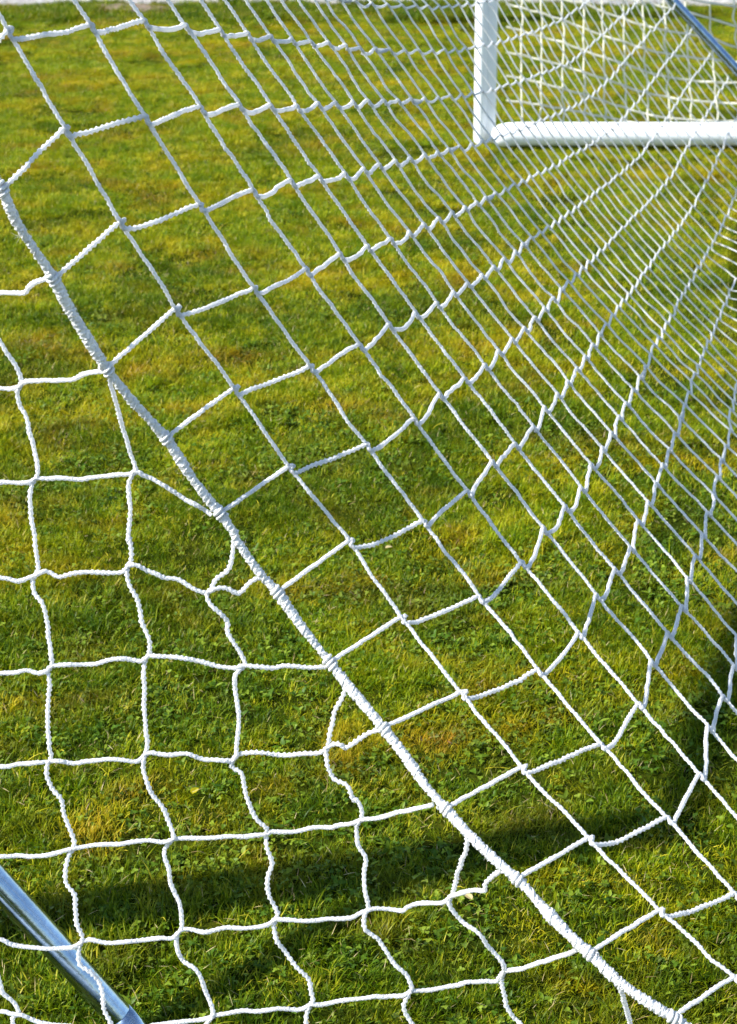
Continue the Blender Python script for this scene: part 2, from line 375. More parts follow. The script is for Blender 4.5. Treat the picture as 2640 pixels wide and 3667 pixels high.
put(8, 4, R(r9, [(1135,1430),(1235,1265),(1325,1115),(1355,945),(1400,810),(1440,685),(1468,555),(1500,450),(1525,345),(1547,245),(1572,160),(1605,75)]))
put(9, 0, [(1860,3142),(2118,3013),(2399,2936),(2513,2780),(2545,2606),(2598,2500),(2635,2390)])
put(10, 0, [(2118,3405),(2372,3270),(2640,3209)])
put(11, 0, [(2418,3637),(2640,3509)])

MESH = 0.11; KMAX = 46
# far part: even out the survey so that every cord down the slope runs smoothly from row to row
def extend(row):
    ks = sorted(row); P = [np.array(row[k], float) for k in ks]
    return np.array([P[0] + (P[0] - P[1]) * 4] + P + [P[-1] + (P[-1] - P[-4]) / 3 * t for t in (4, 9, 16, 26)])
def hit(poly, p, ang):
    d = np.array((math.cos(ang), math.sin(ang))); nrm = np.array((-d[1], d[0])); best = None
    side_ = (poly - p) @ nrm
    for i in range(len(poly) - 1):
        if side_[i] * side_[i + 1] <= 0 and side_[i] != side_[i + 1]:
            t = side_[i] / (side_[i] - side_[i + 1]); q = poly[i] * (1 - t) + poly[i + 1] * t; L = np.linalg.norm(q - p)
            if best is None or L < best[0]: best = (L, q)
    return None if best is None else best[1]
POLY = {b: extend(KN[b]) for b in range(-1, 8)}
ANG = {-1: 57, 0: 55.5, 1: 53.5, 2: 51.5, 3: 50, 4: 48, 5: 46, 6: 44.5, 7: 44}
ref = dict(KN[1])
for k in range(max(ref) + 1, KMAX + 1):
    a_ = np.array(ref[k - 1]); ref[k] = tuple(a_ + (a_ - np.array(ref[k - 4])) / 3 * 0.97)
NEWK = {b: {} for b in range(-1, 8)}
for k in range(13, KMAX + 1):
    NEWK[1][k] = np.array(ref[k]); ex = np.interp(k, [14, 34], [0, 4.0])
    for b in range(2, 8):
        q = hit(POLY[b], NEWK[b - 1][k], math.radians(ANG[b - 1] + ex * (1 - b / 9)))
        if q is None: break
        NEWK[b][k] = q
    for b in (0, -1):
        q = hit(POLY[b], NEWK[b + 1][k], math.radians(ANG[b] + ex + 180))
        if q is None: break
        NEWK[b][k] = q
for b in NEWK:
    for k, q in NEWK[b].items():
        w = float(np.clip((k - 12) / 6.0, 0, 1)) if k in KN[b] else 1.0
        old = np.array(KN[b].get(k, q)); KN[b][k] = tuple(old * (1 - w) + q * w)
DK = np.interp(np.arange(KMAX + 1), [0,1,2,3,4,5,6,7,8,9,10,20,30,40,46], [1.97,2.0,2.045,2.125,2.245,2.365,2.48,2.605,2.72,2.835,2.95,4.07,5.0,5.9,6.4])
DB_X = [-2,-0.5,0.5,1.5,2.5,3.5,4.5,5.5,6.5,7.5,8.5,9.5,11]
DB_Y = [-0.30,-0.25,-0.19,-0.12,-0.05,0.0,0.02,0.04,0.03,0.0,-0.03,-0.07,-0.11]
BMIN, BMAX = -7, 13
P3 = {}
for b in KN:
    db = float(np.interp(b, DB_X, DB_Y))
    for k, px in KN[b].items(): P3[(b, k)] = unproj(*px, DK[k] + db)
# extend the grid beyond what the photograph shows
for k in range(KMAX + 1):
    # lengthwise neighbours first where a row runs out of frame
    for b in range(-1, 7):
        if (b, k) not in P3 and (b, k - 1) in P3 and (b, k - 3) in P3 and k > 12:
            P3[(b, k)] = P3[(b, k - 1)] + (P3[(b, k - 1)] - P3[(b, k - 3)]) * 0.5
    have = sorted(b for b in range(BMIN, BMAX + 1) if (b, k) in P3)
    lo, hi = have[0], have[-1]
    def step(p, q, r):
        v = (p - r) * 0.5 if r is not None else p - q
        return v / np.linalg.norm(v) * MESH
    for b in range(lo - 1, BMIN - 1, -1):
        v = step(P3[(b + 1, k)], P3[(b + 2, k)], P3.get((b + 3, k))); P3[(b, k)] = P3[(b + 1, k)] + v
    for b in range(hi + 1, BMAX + 1):
        v = step(P3[(b - 1, k)], P3[(b - 2, k)], P3.get((b - 3, k))); P3[(b, k)] = P3[(b - 1, k)] + v

# ease the survey noise along each cord
for k in range(3, KMAX + 1):
    Q = {b: P3[(b, k)] for b in range(-2, BMAX + 1)}
    for b in range(-1, BMAX): P3[(b, k)] = Q[b] * 0.6 + (Q[b - 1] + Q[b + 1]) * 0.2
# below, the net lies out on the grass behind the goal
for k in range(KMAX + 1):
    for b in range(2, BMAX + 1):
        if P3[(b, k)][2] < 0.022:
            a_ = P3[(b - 1, k)]; hx = P3[(b, k)] - a_; hx = hx * (1, 1, 0); hx = hx / np.linalg.norm(hx)
            dz = max(0.0, a_[2] - 0.02); run = math.sqrt(max(MESH ** 2 - dz ** 2, 0.0001))
            P3[(b, k)] = np.array((a_[0] + hx[0] * run, a_[1] + hx[1] * run, 0.022 + 0.004 * math.sin(b * 2.1 + k)))
# above the frame the cords run up to the crossbar
for k in range(KMAX + 1):
    p = P3[(-2, k)]; t_ = (p[1] - NP[1]) / (FP[1] - NP[1])
    q = NP * (1 - t_) + FP * t_ + np.array((-0.024 + 0.07, 0, GH + 0.01)); n_ = max(1, round(np.linalg.norm(q - p) / MESH))
    for b in range(-3, BMIN - 4, -1):
        P3.pop((b, k), None)
    for i in range(1, n_ + 1): P3[(-2 - i, k)] = p + (q - p) * i / n_
BMIN = min(b for b, k in P3)
ROOT = tag(empty("goal_net", (0, 0, 0)), "white braided square mesh football net with thick edge rope sagging over the lawn", "net")

def braid(r0, amp, pitch, seed):
    ph = seed * 1.7
    def f(u, t):
        return r0 * (1 + amp * np.cos(2 * math.pi * u / pitch + ph) * np.cos(2 * t) + 0.35 * amp * np.cos(2 * math.pi * u / pitch + ph + t) + (0.09 * rng.standard_normal((len(u), t.shape[1])) if amp > 0 else 0) + 0.05 * np.sin(u * 190 + ph) + 0.04 * np.sin(u * 77 + 2 * ph))
    return f
def cord(name, pts, r0, near, seed, material=M_CORD):
    C, u = catmull(pts, 0.0011 if near else 0.005)
    if not near: return sweep(name, C, u, braid(r0, 0.0, 0.02, seed), 6, material, ROOT)
    jit = np.stack([np.interp(u, np.arange(0, u[-1] + .02, .011), rng.normal(0, 0.00045, len(np.arange(0, u[-1] + .02, .011)))) for _ in range(3)], 1)
    return sweep(name, C + jit, u, braid(r0, 0.30, 0.0062, seed), 8, material, ROOT)

CR = 0.0025
NEAR_K = 13
# cords running down the slope (one per knot column)
ADIR = {}
def zfloor(p): return p[2] > 0.015
for k in range(KMAX + 1):
    col = []
    for b in range(BMIN, BMAX + 1):
        p = P3.get((b, k))
        if p is None or p[2] > 2.05 or (p[2] < 0.03 and p[0] > P3[(7, k)][0] + (0.32 if k < 12 else 0.14)): continue
        col.append((b, p))
    for i, (b, p) in enumerate(col):
        q = col[min(i + 1, len(col) - 1)][1] - col[max(i - 1, 0)][1]; ADIR[(b, k)] = q / np.linalg.norm(q)
    if k == 0: continue
    pts = []
    for i, (b, p) in enumerate(col):
        pts.append(p)
        if i < len(col) - 1:
            q = col[i + 1][1]
            for t in (0.33, 0.66):
                m = p * (1 - t) + q * t
                m = m + rng.normal(0, 0.0009 if k < 9 else 0.0014, 3) + np.array((0, 0, -0.0012 * (1 if k > 8 else 0.3)))
                pts.append(m)
    # the knots sit a little off a straight line
    cord("mesh_cord", pts, CR * (0.86 if k < 6 else 0.80), k <= NEAR_K, k)
# cords running along the goal (one per knot row): at each knot they run inside the other cord for a short way
for b in range(BMIN, BMAX + 1):
    pts_near, pts_far = [], []
    d = 0.0065
    pts = []
    for k in range(KMAX + 1):
        if (b, k) not in ADIR: continue
        p = P3[(b, k)]
        if k == 0: pts.append((k, p)); continue
        a = ADIR[(b, k)]; d = float(np.interp(k, [0, 10, 24], [.0050, .0045, .0028]))
        pts.append((k, p - a * d)); pts.append((k, p - a * d * 0.2)); pts.append((k, p + a * d))
        if (b, k + 1) in ADIR:
            nx = P3[(b, k + 1)] - ADIR[(b, k + 1)] * d * .97; st = p + a * d
            L = np.linalg.norm(nx - st)
            slack = np.clip((MESH - L) / MESH, 0.0, 0.5)
            side = rng.normal(0, 1, 3) * 0.0016 + np.array((0, 0, -1)) * L * 0.028
            for t, w in ((0.3, 1.0), (0.7, 0.7)):
                pts.append((k, st * (1 - t) + nx * t + side * w + rng.normal(0, 0.0009, 3)))
    if len(pts) < 4: continue
    nearp = [p for k, p in pts if k <= NEAR_K]; farp = [p for k, p in pts if k >= NEAR_K]
    if len(nearp) > 3: cord("mesh_cord", nearp + farp[:0], CR, True, 50 + b)
    if len(farp) > 3: cord("mesh_cord", ([nearp[-1]] if nearp else []) + farp[1:], CR * 1.0, False, 90 + b)

# ------------------------------------------------------------------ edge rope between the two panels
rope_px = R(r2, [(-120,860),(-50,1000),(15,1105),(95,1320),(195,1445),(305,1600)]) + R(r4, [(395,165),(480,290),(610,515),(760,700),(900,850),(980,925),(1095,1130),(1195,1260),(1285,1365),(1390,1500)]) + \
    R(r8, [(55,30),(110,100),(210,260),(325,355),(440,550),(630,770),(705,885),(925,1135),(1055,1300),(1195,1520),(1290,1610)]) + \
    R(r12, [(75,540),(265,725),(370,790),(515,980),(700,1165),(790,1230),(930,1390),(1100,1500),(1255,1590),(1330,1645)])
ry = np.array([p[1] for p in rope_px])
jy = np.array([KN[b][0][1] for b in range(0, 12)]); jd = np.array([DK[0] + np.interp(b, DB_X, DB_Y) for b in range(0, 12)])
def rope_depth(y): return float(np.interp(y, jy, jd))
rope = [unproj(x, y, rope_depth(y)) for x, y in rope_px]
rope = [rope[0]] + [rope[i] * 0.6 + (rope[i - 1] + rope[i + 1]) * 0.2 for i in range(1, len(rope) - 1)] + [rope[-1]]
v = (rope[2] - rope[8]); v /= np.linalg.norm(v)
head = [rope[0] + v * t for t in (1.0, 0.75, 0.5, 0.25)]
v = rope[-1] - rope[-6]; v /= np.linalg.norm(v)
tail = [rope[-1] + v * t for t in (0.06, 0.12, 0.2)]
rope_pts = head + rope + tail
C, u = catmull(rope_pts, 0.0012)
lump = np.interp(u, np.arange(0, u[-1] + .05, .022), rng.normal(0, 0.13, len(np.arange(0, u[-1] + .05, .022))))
def rope_r(uu, tt):
    lp = np.interp(uu[:, 0], u, lump)[:, None]
    return 0.0052 * (1 + lp + 0.05 * np.cos(2 * tt + uu * 2 * math.pi / 0.022) + 0.15 * np.cos(2 * math.pi * uu / 0.0066) * np.cos(2 * tt + uu * 90) + 0.07 * np.sin(uu * 1333 + 3 * tt) + 0.11 * rng.standard_normal((len(uu), tt.shape[1])))
o = sweep("edge_rope", C, u, rope_r, 12, M_ROPE, ROOT); o["label"] = "thick lumpy white rope along the edge of the net"
# lacing thread wound round the rope
T = np.gradient(C, axis=0); T /= np.linalg.norm(T, axis=1)[:, None]
N = np.cross(T, (0.1, 1, 0.2)); N /= np.linalg.norm(N, axis=1)[:, None]; Bn = np.cross(T, N)
lac_phase = np.cumsum(np.interp(u, np.arange(0, u[-1] + .2, .09), rng.uniform(2 * math.pi / 0.034, 2 * math.pi / 0.011, len(np.arange(0, u[-1] + .2, .09))))) * (u[1] - u[0])
rad = 0.0050 * (1 + lump * 1.1)
Lc = C + (np.cos(lac_phase) * rad)[:, None] * N + (np.sin(lac_phase) * rad)[:, None] * Bn
sweep("lacing_cord", Lc, u, braid(0.0011, 0.3, 0.005, 3), 7, M_ROPE, o)
def wind(pp, q, r):   # knot where a mesh cord is tied round the rope
    pass
# knots on the rope
for b in range(-2, 12):
    p = P3[(b, 0)]; i = int(np.argmin(np.linalg.norm(C - p, axis=1)))
    t = np.linspace(0, 1, 46); ii = np.clip(i + ((t - 0.5) * 13).astype(int), 0, len(C) - 1)
    ang = t * 2 * math.pi * 2.4 + b
    base = C[i] + np.outer(t - 0.5, T[i]) * 0.013
    K = base + (np.cos(ang) * 0.0056)[:, None] * N[i] + (np.sin(ang) * 0.0056)[:, None] * Bn[i]
    uu = np.concatenate([[0], np.cumsum(np.linalg.norm(np.diff(K, axis=0), axis=1))])
    sweep("knot", K, uu, braid(0.0021, 0.1, 0.004, b), 7, M_ROPE, o)
# frayed thread ends
for px in ((288, 1112), (660, 1700), (1150, 2580), (865, 1960), (1790, 3000), (62, 845)):
    pb = unproj(*px, rope_depth(px[1])); i = int(np.argmin(np.linalg.norm(C - pb, axis=1)))
    V, Fc = [], []
    for j in range(16):
        dr = rng.normal(0, 1, 3); dr /= np.linalg.norm(dr); dr[1] *= 0.5
        s0 = C[i] + rng.normal(0, 0.0022, 3) + dr * 0.003; e0 = s0 + dr * rng.uniform(0.004, 0.010); w = np.cross(dr, (0, 1, 0.3)); w = w / np.linalg.norm(w) * 0.00028
        w2 = np.cross(dr, w); n0 = len(V)
        V += [s0 + w, s0 - 0.5 * w + w2 * 0.00024, s0 - 0.5 * w - w2 * 0.00024, e0]
        Fc += [(n0, n0 + 1, n0 + 3), (n0 + 1, n0 + 2, n0 + 3), (n0 + 2, n0, n0 + 3)]
    mesh_obj("frayed_end", V, Fc, M_ROPE, o)

# ------------------------------------------------------------------ side panel, hanging slack below the rope
def sideD(x, y):
    base = 1.95 + (y - 1000) / 2600.0 * 0.09
    # blend into the rope's own distance close to it
    rx = np.interp(y, ry, [p[0] for p in rope_px]); w = np.clip((rx - x) / 420.0, 0, 1)
    return rope_depth(y) * (1 - w) + base * w
def side(px): return [unproj(x, y, sideD(x, y) + rng.normal(0, 0.0012)) for x, y in px]
HL = [
 R(r2, [(-500,1790),(-200,1740)]) + R(r4, [(0,82),(70,80),(150,78),(165,50),(195,20),(265,0)]) + R(r2, [(318,1615)]),
 R(r4, [(-520,690),(-260,655),(0,642),(60,640),(118,622),(150,598),(250,592),(345,588),(430,582),(520,545),(605,535)]),
 R(r4, [(-560,1210),(-280,1180),(0,1186),(90,1192),(170,1188),(212,1165),(300,1160),(400,1165),(480,1170),(600,1152),(700,1142),(765,1137),(800,1122),(870,1158),(960,1205),(1060,1270),(1140,1315),(1200,1350),(1235,1378)]),
 R(r7, [(-560,300),(-280,268),(0,272),(105,295),(170,272),(215,255),(255,240),(300,250),(345,272),(430,248),(520,240),(620,248),(715,240),(750,205),(790,200),(860,232),(945,270),(1050,290),(1130,340),(1200,365),(1245,345),(1300,335),(1345,345),(1395,370),(1445,320),(1490,285),(1530,272)]),
 R(r7, [(-560,850),(-280,830),(0,830),(80,832),(150,818),(215,832),(275,818),(300,790),(380,785),(480,782),(560,778),(650,755),(750,752),(830,765),(870,735),(960,735),(1060,745),(1160,760),(1280,797),(1380,805)]) + R(r8, [(110,790),(200,795),(280,805),(380,792),(480,798),(600,803)]),
 R(r10, [(-560,140),(-280,125),(0,128),(100,112),(220,102),(285,95),(340,95),(430,105),(540,95),(640,80),(720,88),(795,98),(850,62),(890,45),(980,58),(1090,52),(1190,85),(1280,90),(1360,90)]) + R(r8, [(75,1315),(120,1300),(220,1300),(350,1312),(450,1308),(560,1300),(600,1268),(650,1243),(690,1250),(712,1273),(760,1245),(830,1195),(915,1158)]),
 R(r10, [(-560,690),(-280,665),(0,652),(110,648),(220,652),(320,635),(400,612),(450,600),(560,585),(700,578),(850,562),(960,568),(1030,548),(1150,545),(1300,538),(1440,535),(1540,525),(1590,505)]) + R(r11, [(300,508),(420,505),(520,485),(640,480),(760,458),(815,438),(900,428),(1020,398),(1120,378),(1225,345)]),
 R(r10, [(-560,1080),(-280,1060),(-20,1125),(70,1170),(200,1185),(310,1195),(420,1185),(470,1160),(520,1138),(620,1160),(740,1150),(850,1140),(940,1130),(1010,1130),(1055,1085),(1110,1078),(1200,1095),(1320,1070),(1440,1072),(1540,1062),(1590,1040)]) + R(r11, [(300,1020),(380,1022),(500,1030),(620,1018),(740,1015),(800,985),(850,965),(890,955),(970,962),(1050,970),(1070,950),(1150,925),(1270,922),(1330,890),(1370,870),(1450,850),(1530,852),(1530,815),(1560,780),(1630,730)]),
 R(r10, [(-520,1600),(-240,1590),(0,1562),(60,1570),(130,1578),(200,1610),(330,1640),(440,1650),(620,1690),(760,1680),(880,1645)]) + R(r11, [(-420,1640),(-120,1600),(0,1575),(100,1555),(220,1560),(330,1545),(440,1550),(520,1520),(600,1515),(720,1495),(850,1480),(960,1475),(1050,1468),(1100,1442),(1220,1432),(1340,1410),(1460,1385),(1580,1382)]) + R(r12, [(240,1360),(280,1325),(380,1305),(500,1265),(610,1235),(700,1195)]),
 R(r10, [(-520,2150),(-100,2150),(300,2200),(700,2230),(1000,2200),(1400,2150)]) + R(r11, [(500,2080),(1100,2000)]) + R(r12, [(300,1880),(700,1790),(1000,1720),(1280,1640)]),
]
VL = [
 R(r4, [(-330,-420),(-200,-100),(-100,180),(0,365),(60,455),(105,530),(125,600),(100,660),(120,740),(155,810),(175,890),(200,980),(218,1080),(220,1140),(185,1200),(175,1290),(185,1400),(205,1520)]) + R(r7, [(205,60),(215,150),(222,235),(195,285),(205,370),(255,440),(275,530),(285,630),(300,740),(305,780),(280,830),(295,910),(285,1000),(278,1110),(285,1220),(300,1320)]) + R(r10, [(275,110),(275,180),(300,250),(360,320),(370,390),(400,470),(430,555),(430,595),(400,650),(385,740),(385,800),(435,880),(440,980),(455,1060),(485,1130),(465,1190),(470,1280),(530,1330),(585,1400),(600,1480),(610,1560),(655,1633),(690,1760),(720,1900)]),
 R(r4, [(622,545),(645,600),(680,730),(720,870),(760,1010),(790,1110),(760,1160),(752,1250),(765,1340),(755,1440),(750,1540)]) + R(r7, [(755,30),(770,110),(762,185),(745,225),(755,310),(800,390),(820,480),(840,570),(875,640),(872,720),(850,765),(840,850),(845,950),(845,1060),(855,1180),(860,1280)]) + R(r10, [(845,65),(840,140),(860,220),(890,290),(950,365),(985,430),(1015,520),(1010,550),(970,600),(960,640),(985,720),(1000,820),(1045,910),(1060,1000),(1065,1070),(1035,1120),(1040,1200),(1070,1260),(1140,1310),(1180,1370),(1205,1450),(1245,1550),(1235,1600),(1190,1660),(1180,1760),(1200,1900)]),
 R(r7, [(1368,60),(1360,130),(1350,200),(1320,250),(1260,285),(1240,330),(1210,375),(1230,430),(1280,480),(1330,530),(1330,600),(1370,660),(1410,720),(1435,780),(1400,815),(1375,850),(1375,930),(1385,1020),(1400,1110),(1390,1200),(1385,1290)]) + R(r11, [(75,60),(45,110),(60,135),(110,170),(122,260),(150,340),(185,420),(255,490),(250,530),(255,600),(285,690),(262,770),(258,860),(290,930),(315,990),(295,1060),(310,1140),(370,1220),(430,1300),(500,1370),(512,1440),(525,1500),(490,1560),(482,1633),(500,1750),(520,1900)]),
 R(r8, [(712,900),(705,960),(650,1060),(635,1140),(615,1210),(610,1265),(595,1300),(610,1370),(645,1450),(700,1475),(745,1520),(765,1580)]) + R(r11, [(780,320),(808,385),(805,435),(780,480),(785,580),(830,650),(822,750),(825,850),(850,950),(825,1000),(830,1080),(900,1130),(940,1190),(1000,1280),(1070,1340),(1100,1410),(1090,1450),(1060,1510),(1065,1570),(1110,1633),(1150,1750),(1180,1900)]),
 R(r11, [(1428,535),(1415,620),(1380,720),(1355,810),(1340,870),(1325,915),(1340,970),(1400,1040),(1490,1100),(1560,1190),(1620,1260)]) + R(r12, [(270,1290),(270,1330),(255,1375),(265,1450),(290,1530),(330,1600),(370,1640),(420,1760),(440,1900)]),
 R(r12, [(940,1395),(965,1470),(985,1560),(1010,1640),(1040,1760),(1060,1900)]),
 R(r10, [(-330,300),(-250,620),(-230,1130),(-60,1250),(0,1390),(15,1450),(60,1490),(100,1545),(105,1570),(75,1600),(80,1660),(110,1800)]),
]
def soft(px):     # drop doubled survey points
    out = [px[0]]
    for p in px[1:]:
        if math.hypot(p[0] - out[-1][0], p[1] - out[-1][1]) > 9: out.append(p)
    return out
for i, px in enumerate(HL): cord("mesh_cord", side(soft(px)), CR * 1.0, True, 120 + i)
for i, px in enumerate(VL): cord("mesh_cord", side(soft(px)), CR * 0.98, True, 140 + i)

# ------------------------------------------------------------------ far side panel, sunlit
fo = (1600, 0); fs = 1.57
FD = 6.52
HX = np.array([335,420,530,650,768,882,995,1112,1232,1352,1490,1633,1760,1900])
HY0 = [-130,-112,-75,-38,0,40,78,128,170,195,200,215,225,235]
def farP(x, y, dy=0.0): return unproj(fo[0] + x / fs, fo[1] + y / fs, FD + dy)
rowsF = {
 -3: [(1112,-140),(1232,-105),(1352,-75),(1490,-40),(1633,-30),(1760,-20),(1900,-10)],
 -2: [(768,-150),(882,-120),(995,-90),(1112,-60),(1232,-30),(1352,-8),(1490,18),(1633,38),(1760,50),(1900,55)],
 -1: [(335,-160),(420,-140),(530,-110),(650,-75),(768,-45),(882,-10),(995,-5),(1112,3),(1232,42),(1352,66),(1490,106),(1633,150),(1760,165),(1900,175)],
 0: [(335,-60),(420,-48),(530,-25),(650,-5),(768,15),(882,68),(995,104),(1112,143),(1232,172),(1352,191),(1490,210),(1633,268),(1760,280),(1900,290)],
 1: [(335,20),(420,42),(530,70),(650,110),(768,157),(882,200),(995,233),(1112,272),(1232,300),(1352,318),(1490,330),(1633,350),(1760,365),(1900,380)],
 2: [(335,150),(420,173),(530,205),(650,236),(768,281),(882,321),(995,357),(1112,400),(1232,430),(1352,448),(1490,460),(1633,464),(1760,475),(1900,490)],
 3: [(335,292),(420,306),(530,336),(650,367),(768,405),(882,442),(995,480),(1112,518),(1232,542),(1352,562),(1490,574),(1633,582),(1760,590),(1900,600)],
 4: [(335,425),(420,440),(530,466),(650,496),(768,530),(882,566),(995,602),(1112,638),(1232,662),(1352,672),(1490,678),(1633,680),(1760,682),(1900,685)],
 5: [(335,563),(420,571),(530,588),(650,609),(768,631),(882,655),(995,678),(1112,695)],
}
for rI, pr in rowsF.items():
    pts = []
    for i, (x, y) in enumerate(pr):
        pts.append(farP(x, y, rng.normal(0, 0.006)))
        if i < len(pr) - 1:
            x2, y2 = pr[i + 1]; pts.append(farP((x + x2) / 2, (y + y2) / 2 + rng.uniform(0, 6), rng.normal(0, 0.008)))
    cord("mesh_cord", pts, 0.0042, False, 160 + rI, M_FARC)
for ci in range(1, 14):
    pts = []
    x0 = HX[ci]
    for rI in sorted(rowsF):
        xs = [p[0] for p in rowsF[rI]]; ys = [p[1] for p in rowsF[rI]]
        if x0 < xs[0] or x0 > xs[-1]: continue
        y = float(np.interp(x0, xs, ys)); lean_x = (y - 200) * 0.045 * (x0 - 420) / 700.0
        pts.append(farP(x0 + lean_x + rng.normal(0, 3), y, rng.normal(0, 0.005)))
        pts.append(farP(x0 + lean_x + rng.normal(0, 6) , y + 62, rng.normal(0, 0.006)))
    q = farP(x0 + rng.normal(0, 10) + 500 * 0.045 * (x0 - 420) / 700.0, 705, 0.02); pts[-1] = (pts[-1] + q) / 2; pts.append(q)
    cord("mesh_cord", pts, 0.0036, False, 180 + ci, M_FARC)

# ------------------------------------------------------------------ plants of the lawn
def vnoise(x, y, sc, seed):
    """cheap value noise for vectors of points"""
    r = np.random.default_rng(seed).uniform(0, 1, (64, 64)); x = x * sc; y = y * sc
    i, j = np.floor(x).astype(int), np.floor(y).astype(int); fx, fy = x - i, y - j
    fx, fy = fx * fx * (3 - 2 * fx), fy * fy * (3 - 2 * fy); g = lambda a, b: r[a % 64, b % 64]
    return (g(i, j) * (1 - fx) + g(i + 1, j) * fx) * (1 - fy) + (g(i, j + 1) * (1 - fx) + g(i + 1, j + 1) * fx) * fy
def add_blade(V, Fc, Tn, root, yaw, length, width, lean0, curl, tint, seg=3, twist=0.0):
    d = np.array((math.cos(yaw), math.sin(yaw), 0)); s = np.array((-d[1], d[0], 0))
    n0 = len(V); p = np.array(root, float); a = lean0
    for i in range(seg + 1):
        t = i / seg; w = width * (0.75 + 0.5 * t) * (1 - t ** 2.2) if i < seg else 0
        ss = s * math.cos(twist * t) + np.array((0, 0, 1)) * math.sin(twist * t)
        if i < seg: V += [p + ss * w / 2, p - ss * w / 2]; Tn += [tint, tint]
        else: V.append(p.copy()); Tn.append(tint)
        p = p + (d * math.sin(a) + np.array((0, 0, math.cos(a)))) * length / seg; a += curl / seg
    for i in range(seg - 1): Fc.append((n0 + 2 * i, n0 + 2 * i + 1, n0 + 2 * i + 3, n0 + 2 * i + 2))
    Fc.append((n0 + 2 * seg - 2, n0 + 2 * seg - 1, n0 + 2 * seg))
def add_leaf(V, Fc, Tn, c, yaw, tilt, length, width, tint, fold=0.25, notch=0.0, n=8):
    """an oval leaf folded a little along its midrib"""
    d = np.array((math.cos(yaw) * math.cos(tilt), math.sin(yaw) * math.cos(tilt), math.sin(tilt)))
    s = np.array((-math.sin(yaw), math.cos(yaw), 0)); up_ = np.cross(d, s)
    n0 = len(V); V.append(np.array(c, float)); Tn.append(tint)
    m = 4
    for i in range(1, m + 1):
        t = i / m; V.append(c + d * length * t + up_ * (-0.18 * length * t * t)); Tn.append(tint)
    for sg in (1, -1):
        b0 = len(V)
        for i in range(1, m + 1):
            t = (i - 0.35) / m; w = width / 2 * math.sin(math.pi * t ** 0.8) ** 0.8 if i < m else width * 0.22
            tt = min(1.03, t + (notch if i == m else 0))
            V.append(c + d * length * tt + s * sg * w + up_ * (fold * w - 0.18 * length * t * t)); Tn.append(tint)
        for i in range(m):
            a0 = n0 + i; a1 = n0 + i + 1; w0 = b0 + i - 1 if i else None; w1 = b0 + i
            f = (a0, a1, w1) if w0 is None else (a0, a1, w1, w0)
            Fc.append(f if sg > 0 else f[::-1])
def proto(name, V, Fc, Tn, material):
    me = bpy.data.meshes.new(name); me.from_pydata([tuple(map(float, v)) for v in V], [], Fc)
    at = me.attributes.new('tint', 'FLOAT', 'POINT'); at.data.foreach_set('value', np.array(Tn, np.float32))
    me.polygons.foreach_set('use_smooth', [True] * len(me.polygons)); me.materials.append(material); me.update()
    return bpy.data.objects.new(name, me)
U = rng.uniform
grass_protos, weed_protos = [], []
PSP = 0.20
def clump(x, y, seed): return vnoise(x, y, 17, seed) * 0.6 + vnoise(x, y, 38, seed + 1) * 0.4
for i in range(8):        # patches of turf: blades bunched in clumps of differing height and lean
    V, Fc, Tn = [], [], []
    n = int(13500 * PSP * PSP)
    rr_ = PSP * .86 * np.sqrt(rng.uniform(0, 1, n)); aa_ = rng.uniform(0, 6.283, n); cx = rr_ * np.cos(aa_); cy = rr_ * np.sin(aa_)
    hh = clump(cx + 5, cy + 5, 40 + i); yy = vnoise(cx + 5, cy + 5, 12, 60 + i) * 14; tt = vnoise(cx + 5, cy + 5, 21, 80 + i)
    for q in range(n):
        hf = 0.40 + 0.95 * hh[q]
        for j in range(11):
            yaw = yy[q] + rng.normal(0, 1.3)
            add_blade(V, Fc, Tn, (cx[q] + rng.normal(0, .006), cy[q] + rng.normal(0, .006), -0.003), yaw, U(.011, .027) * hf, U(.0011, .0023), U(.1, 1.2), U(.1, 1.3), min(1, max(0, tt[q] * .55 + U(-.1, .55))), 3 if j < 4 else 2, U(-1, 1))
    # longer bent blades here and there
    for q in range(int(90 * PSP * PSP * 6)):
        c = np.clip(rng.normal(0, PSP * .55, 2), -.3, .3)
        add_blade(V, Fc, Tn, (c[0], c[1], -0.003), U(0, 6.283), U(.028, .052), U(.0013, .0024), U(.2, 1.2), U(.4, 1.5), U(0, 1), 5, U(-1, 1))
    nf = len(Fc)
    for q in range(int(1500 * PSP * PSP)):     # dry clippings
        c = np.clip(rng.normal(0, PSP * .55, 2), -.3, .3)
        add_blade(V, Fc, Tn, (c[0], c[1], U(.002, .014)), U(0, 6.283), U(.008, .021), U(.0006, .0013), U(.7, 1.5), U(-.1, .5), U(0, 1), 2, U(-1, 1))
    for m_ in (M_GRASS, M_LUSH):
        o = proto("grass_patch", V, Fc, Tn, m_); o.data.materials.append(M_STRAW)
        mi = np.zeros(len(Fc), np.int32); mi[nf:] = 1; o.data.polygons.foreach_set('material_index', mi); grass_protos.append(o)
